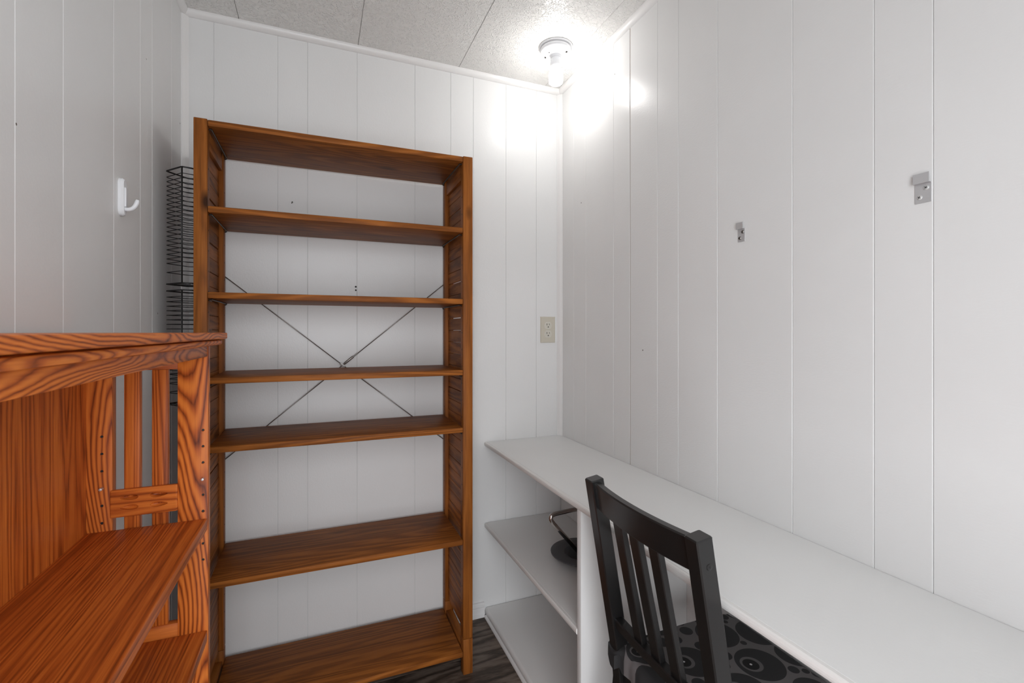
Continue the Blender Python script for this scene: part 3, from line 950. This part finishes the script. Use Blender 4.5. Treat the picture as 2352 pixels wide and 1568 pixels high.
# patterned seat cover
m, nt, b = new_mat('circle_fabric'); M['fabric'] = m
L = nt.links.new
tc = N(nt, 'ShaderNodeTexCoord')
mp = N(nt, 'ShaderNodeMapping'); mp.inputs['Scale'].default_value = (1, 1, 0)
L(tc.outputs['Object'], mp.inputs['Vector'])
def disc(cx, cy, r, rx=1.0):
    sb = N(nt, 'ShaderNodeVectorMath', operation='SUBTRACT'); sb.inputs[1].default_value = (cx, cy, 0); L(mp.outputs[0], sb.inputs[0])
    ms = N(nt, 'ShaderNodeVectorMath', operation='MULTIPLY'); ms.inputs[1].default_value = (1, rx, 0); L(sb.outputs[0], ms.inputs[0])
    ln = N(nt, 'ShaderNodeVectorMath', operation='LENGTH'); L(ms.outputs[0], ln.inputs[0])
    lt = N(nt, 'ShaderNodeMath', operation='LESS_THAN'); lt.inputs[1].default_value = r; L(ln.outputs['Value'], lt.inputs[0])
    return lt.outputs[0]
circ = []
rnd = random.Random(3)
for (x, y, r) in ((.360, -.010, .056), (.262, -.058, .050), (.215, .055, .052), (.130, .125, .046), (.350, .115, .054)):
    circ.append((x, y, r, True))
for rmin, rmax, tries in ((.040, .055, 500), (.024, .038, 900), (.012, .022, 1200), (.007, .011, 700)):
    for _ in range(tries):
        r = rnd.uniform(rmin, rmax); x = rnd.uniform(.04, .47); y = rnd.uniform(-.24, .24)
        if all((x-a)**2 + (y-c)**2 > (r+q+.0012)**2 for a, c, q, _f in circ):
            circ.append((x, y, r, False))
circ = circ[:95]
cur = None
def mix(fac, A_, B_):
    x = N(nt, 'ShaderNodeMix', data_type='RGBA'); L(fac, x.inputs['Factor'])
    if isinstance(A_, tuple): x.inputs['A'].default_value = A_
    else: L(A_, x.inputs['A'])
    x.inputs['B'].default_value = B_
    return x.outputs['Result']
cur = (0.15, 0.140, 0.140, 1)
mask = None
for (x, y, r, f_) in circ:
    dd = disc(x, y, r)
    if mask is None: mask = dd
    else:
        mm = N(nt, 'ShaderNodeMath', operation='MAXIMUM'); L(mask, mm.inputs[0]); L(dd, mm.inputs[1]); mask = mm.outputs[0]
cur = mix(mask, cur, (0.022, 0.022, 0.023, 1))
for (x, y, r, f_) in circ:
    if f_:
        cx, cy = x - r*.34, y + r*.12
        cur = mix(disc(cx, cy, r*.46), cur, (0.125, 0.118, 0.118, 1))
        cur = mix(disc(cx-.002, cy, r*.33), cur, (0.004, 0.004, 0.004, 1))
        cur = mix(disc(cx-.002, cy, r*.055), cur, (0.62, 0.62, 0.62, 1))
L(cur, b.inputs['Base Color'])
b.inputs['Roughness'].default_value = 0.85
wv = N(nt, 'ShaderNodeTexNoise'); wv.inputs['Scale'].default_value = 900; L(tc.outputs['Object'], wv.inputs['Vector'])
bpn = N(nt, 'ShaderNodeBump'); bpn.inputs['Strength'].default_value = .4; bpn.inputs['Distance'].default_value = .0006
L(wv.outputs['Fac'], bpn.inputs['Height']); L(bpn.outputs[0], b.inputs['Normal'])

# cover: soft cushion top with an apron that hangs over the rim and wraps the back posts
bm = bmesh.new()
xa, xb = xr(.47)-.008, SX1+.013
path = [(xa+.055, -.188), (xb-.04, -.196), (xb-.008, -.182), (xb, -.150), (xb, .150), (xb-.008, .182), (xb-.04, .196), (xa+.055, .188), (xa+.040, .2045),
        (xa+.010, .2075), (xa-.001, .200), (xa-.001, .165), (xa+.006, .156), (xa+.010, .145), (xa+.010, -.145), (xa+.006, -.156), (xa-.001, -.165), (xa-.001, -.200), (xa+.010, -.2075), (xa+.040, -.2045)]
base = [Vector((x, y, 0)) for x, y in path]
loop = []
for p, q in zip(base, base[1:]+base[:1]):
    nseg = max(1, int((q-p).length/.009))
    for j in range(nseg): loop.append(p.lerp(q, j/nseg))
n = len(loop)
nrm = []
for j in range(n):
    t = (loop[(j+1) % n] - loop[j-1]).normalized()
    nrm.append(Vector((t.y, -t.x, 0)))
lev = [(.0000, .440, .0016), (.0006, .458, .0014), (.0004, .474, .0010), (-.0030, .4850, .0006), (-.0085, .4915, .0003), (-.0150, .4945, 0)]
rings = []
for ins, z, amp in lev:
    ring = []
    for j, p in enumerate(loop):
        wob = amp*(math.sin(j*1.7) + math.sin(j*.83+1) + .7*math.sin(j*3.1))
        corner_ = 1.0 if (p.x < xa+.045 and abs(p.y) > .150) else 0.0       # slack fabric gathered round each post
        k_ = .25 if corner_ else 1.0
        q = p + nrm[j]*(ins*k_ + wob*(1.6 if corner_ else 1))
        lift = corner_*(.006*math.sin(j*1.1) - (.012 if z > .48 else 0))
        ring.append(bm.verts.new((q.x, q.y, z + lift + amp*.8*math.sin(j*2.3))))
    rings.append(ring)
for a, c in zip(rings, rings[1:]):
    for k in range(n): bm.faces.new((a[k], a[(k+1) % n], c[(k+1) % n], c[k]))
f_ = bm.faces.new(rings[-1])
bmesh.ops.triangulate(bm, faces=[f_])
bmesh.ops.recalc_face_normals(bm, faces=bm.faces)
cobj('seat_cover', bm, M['fabric'], smooth=60)
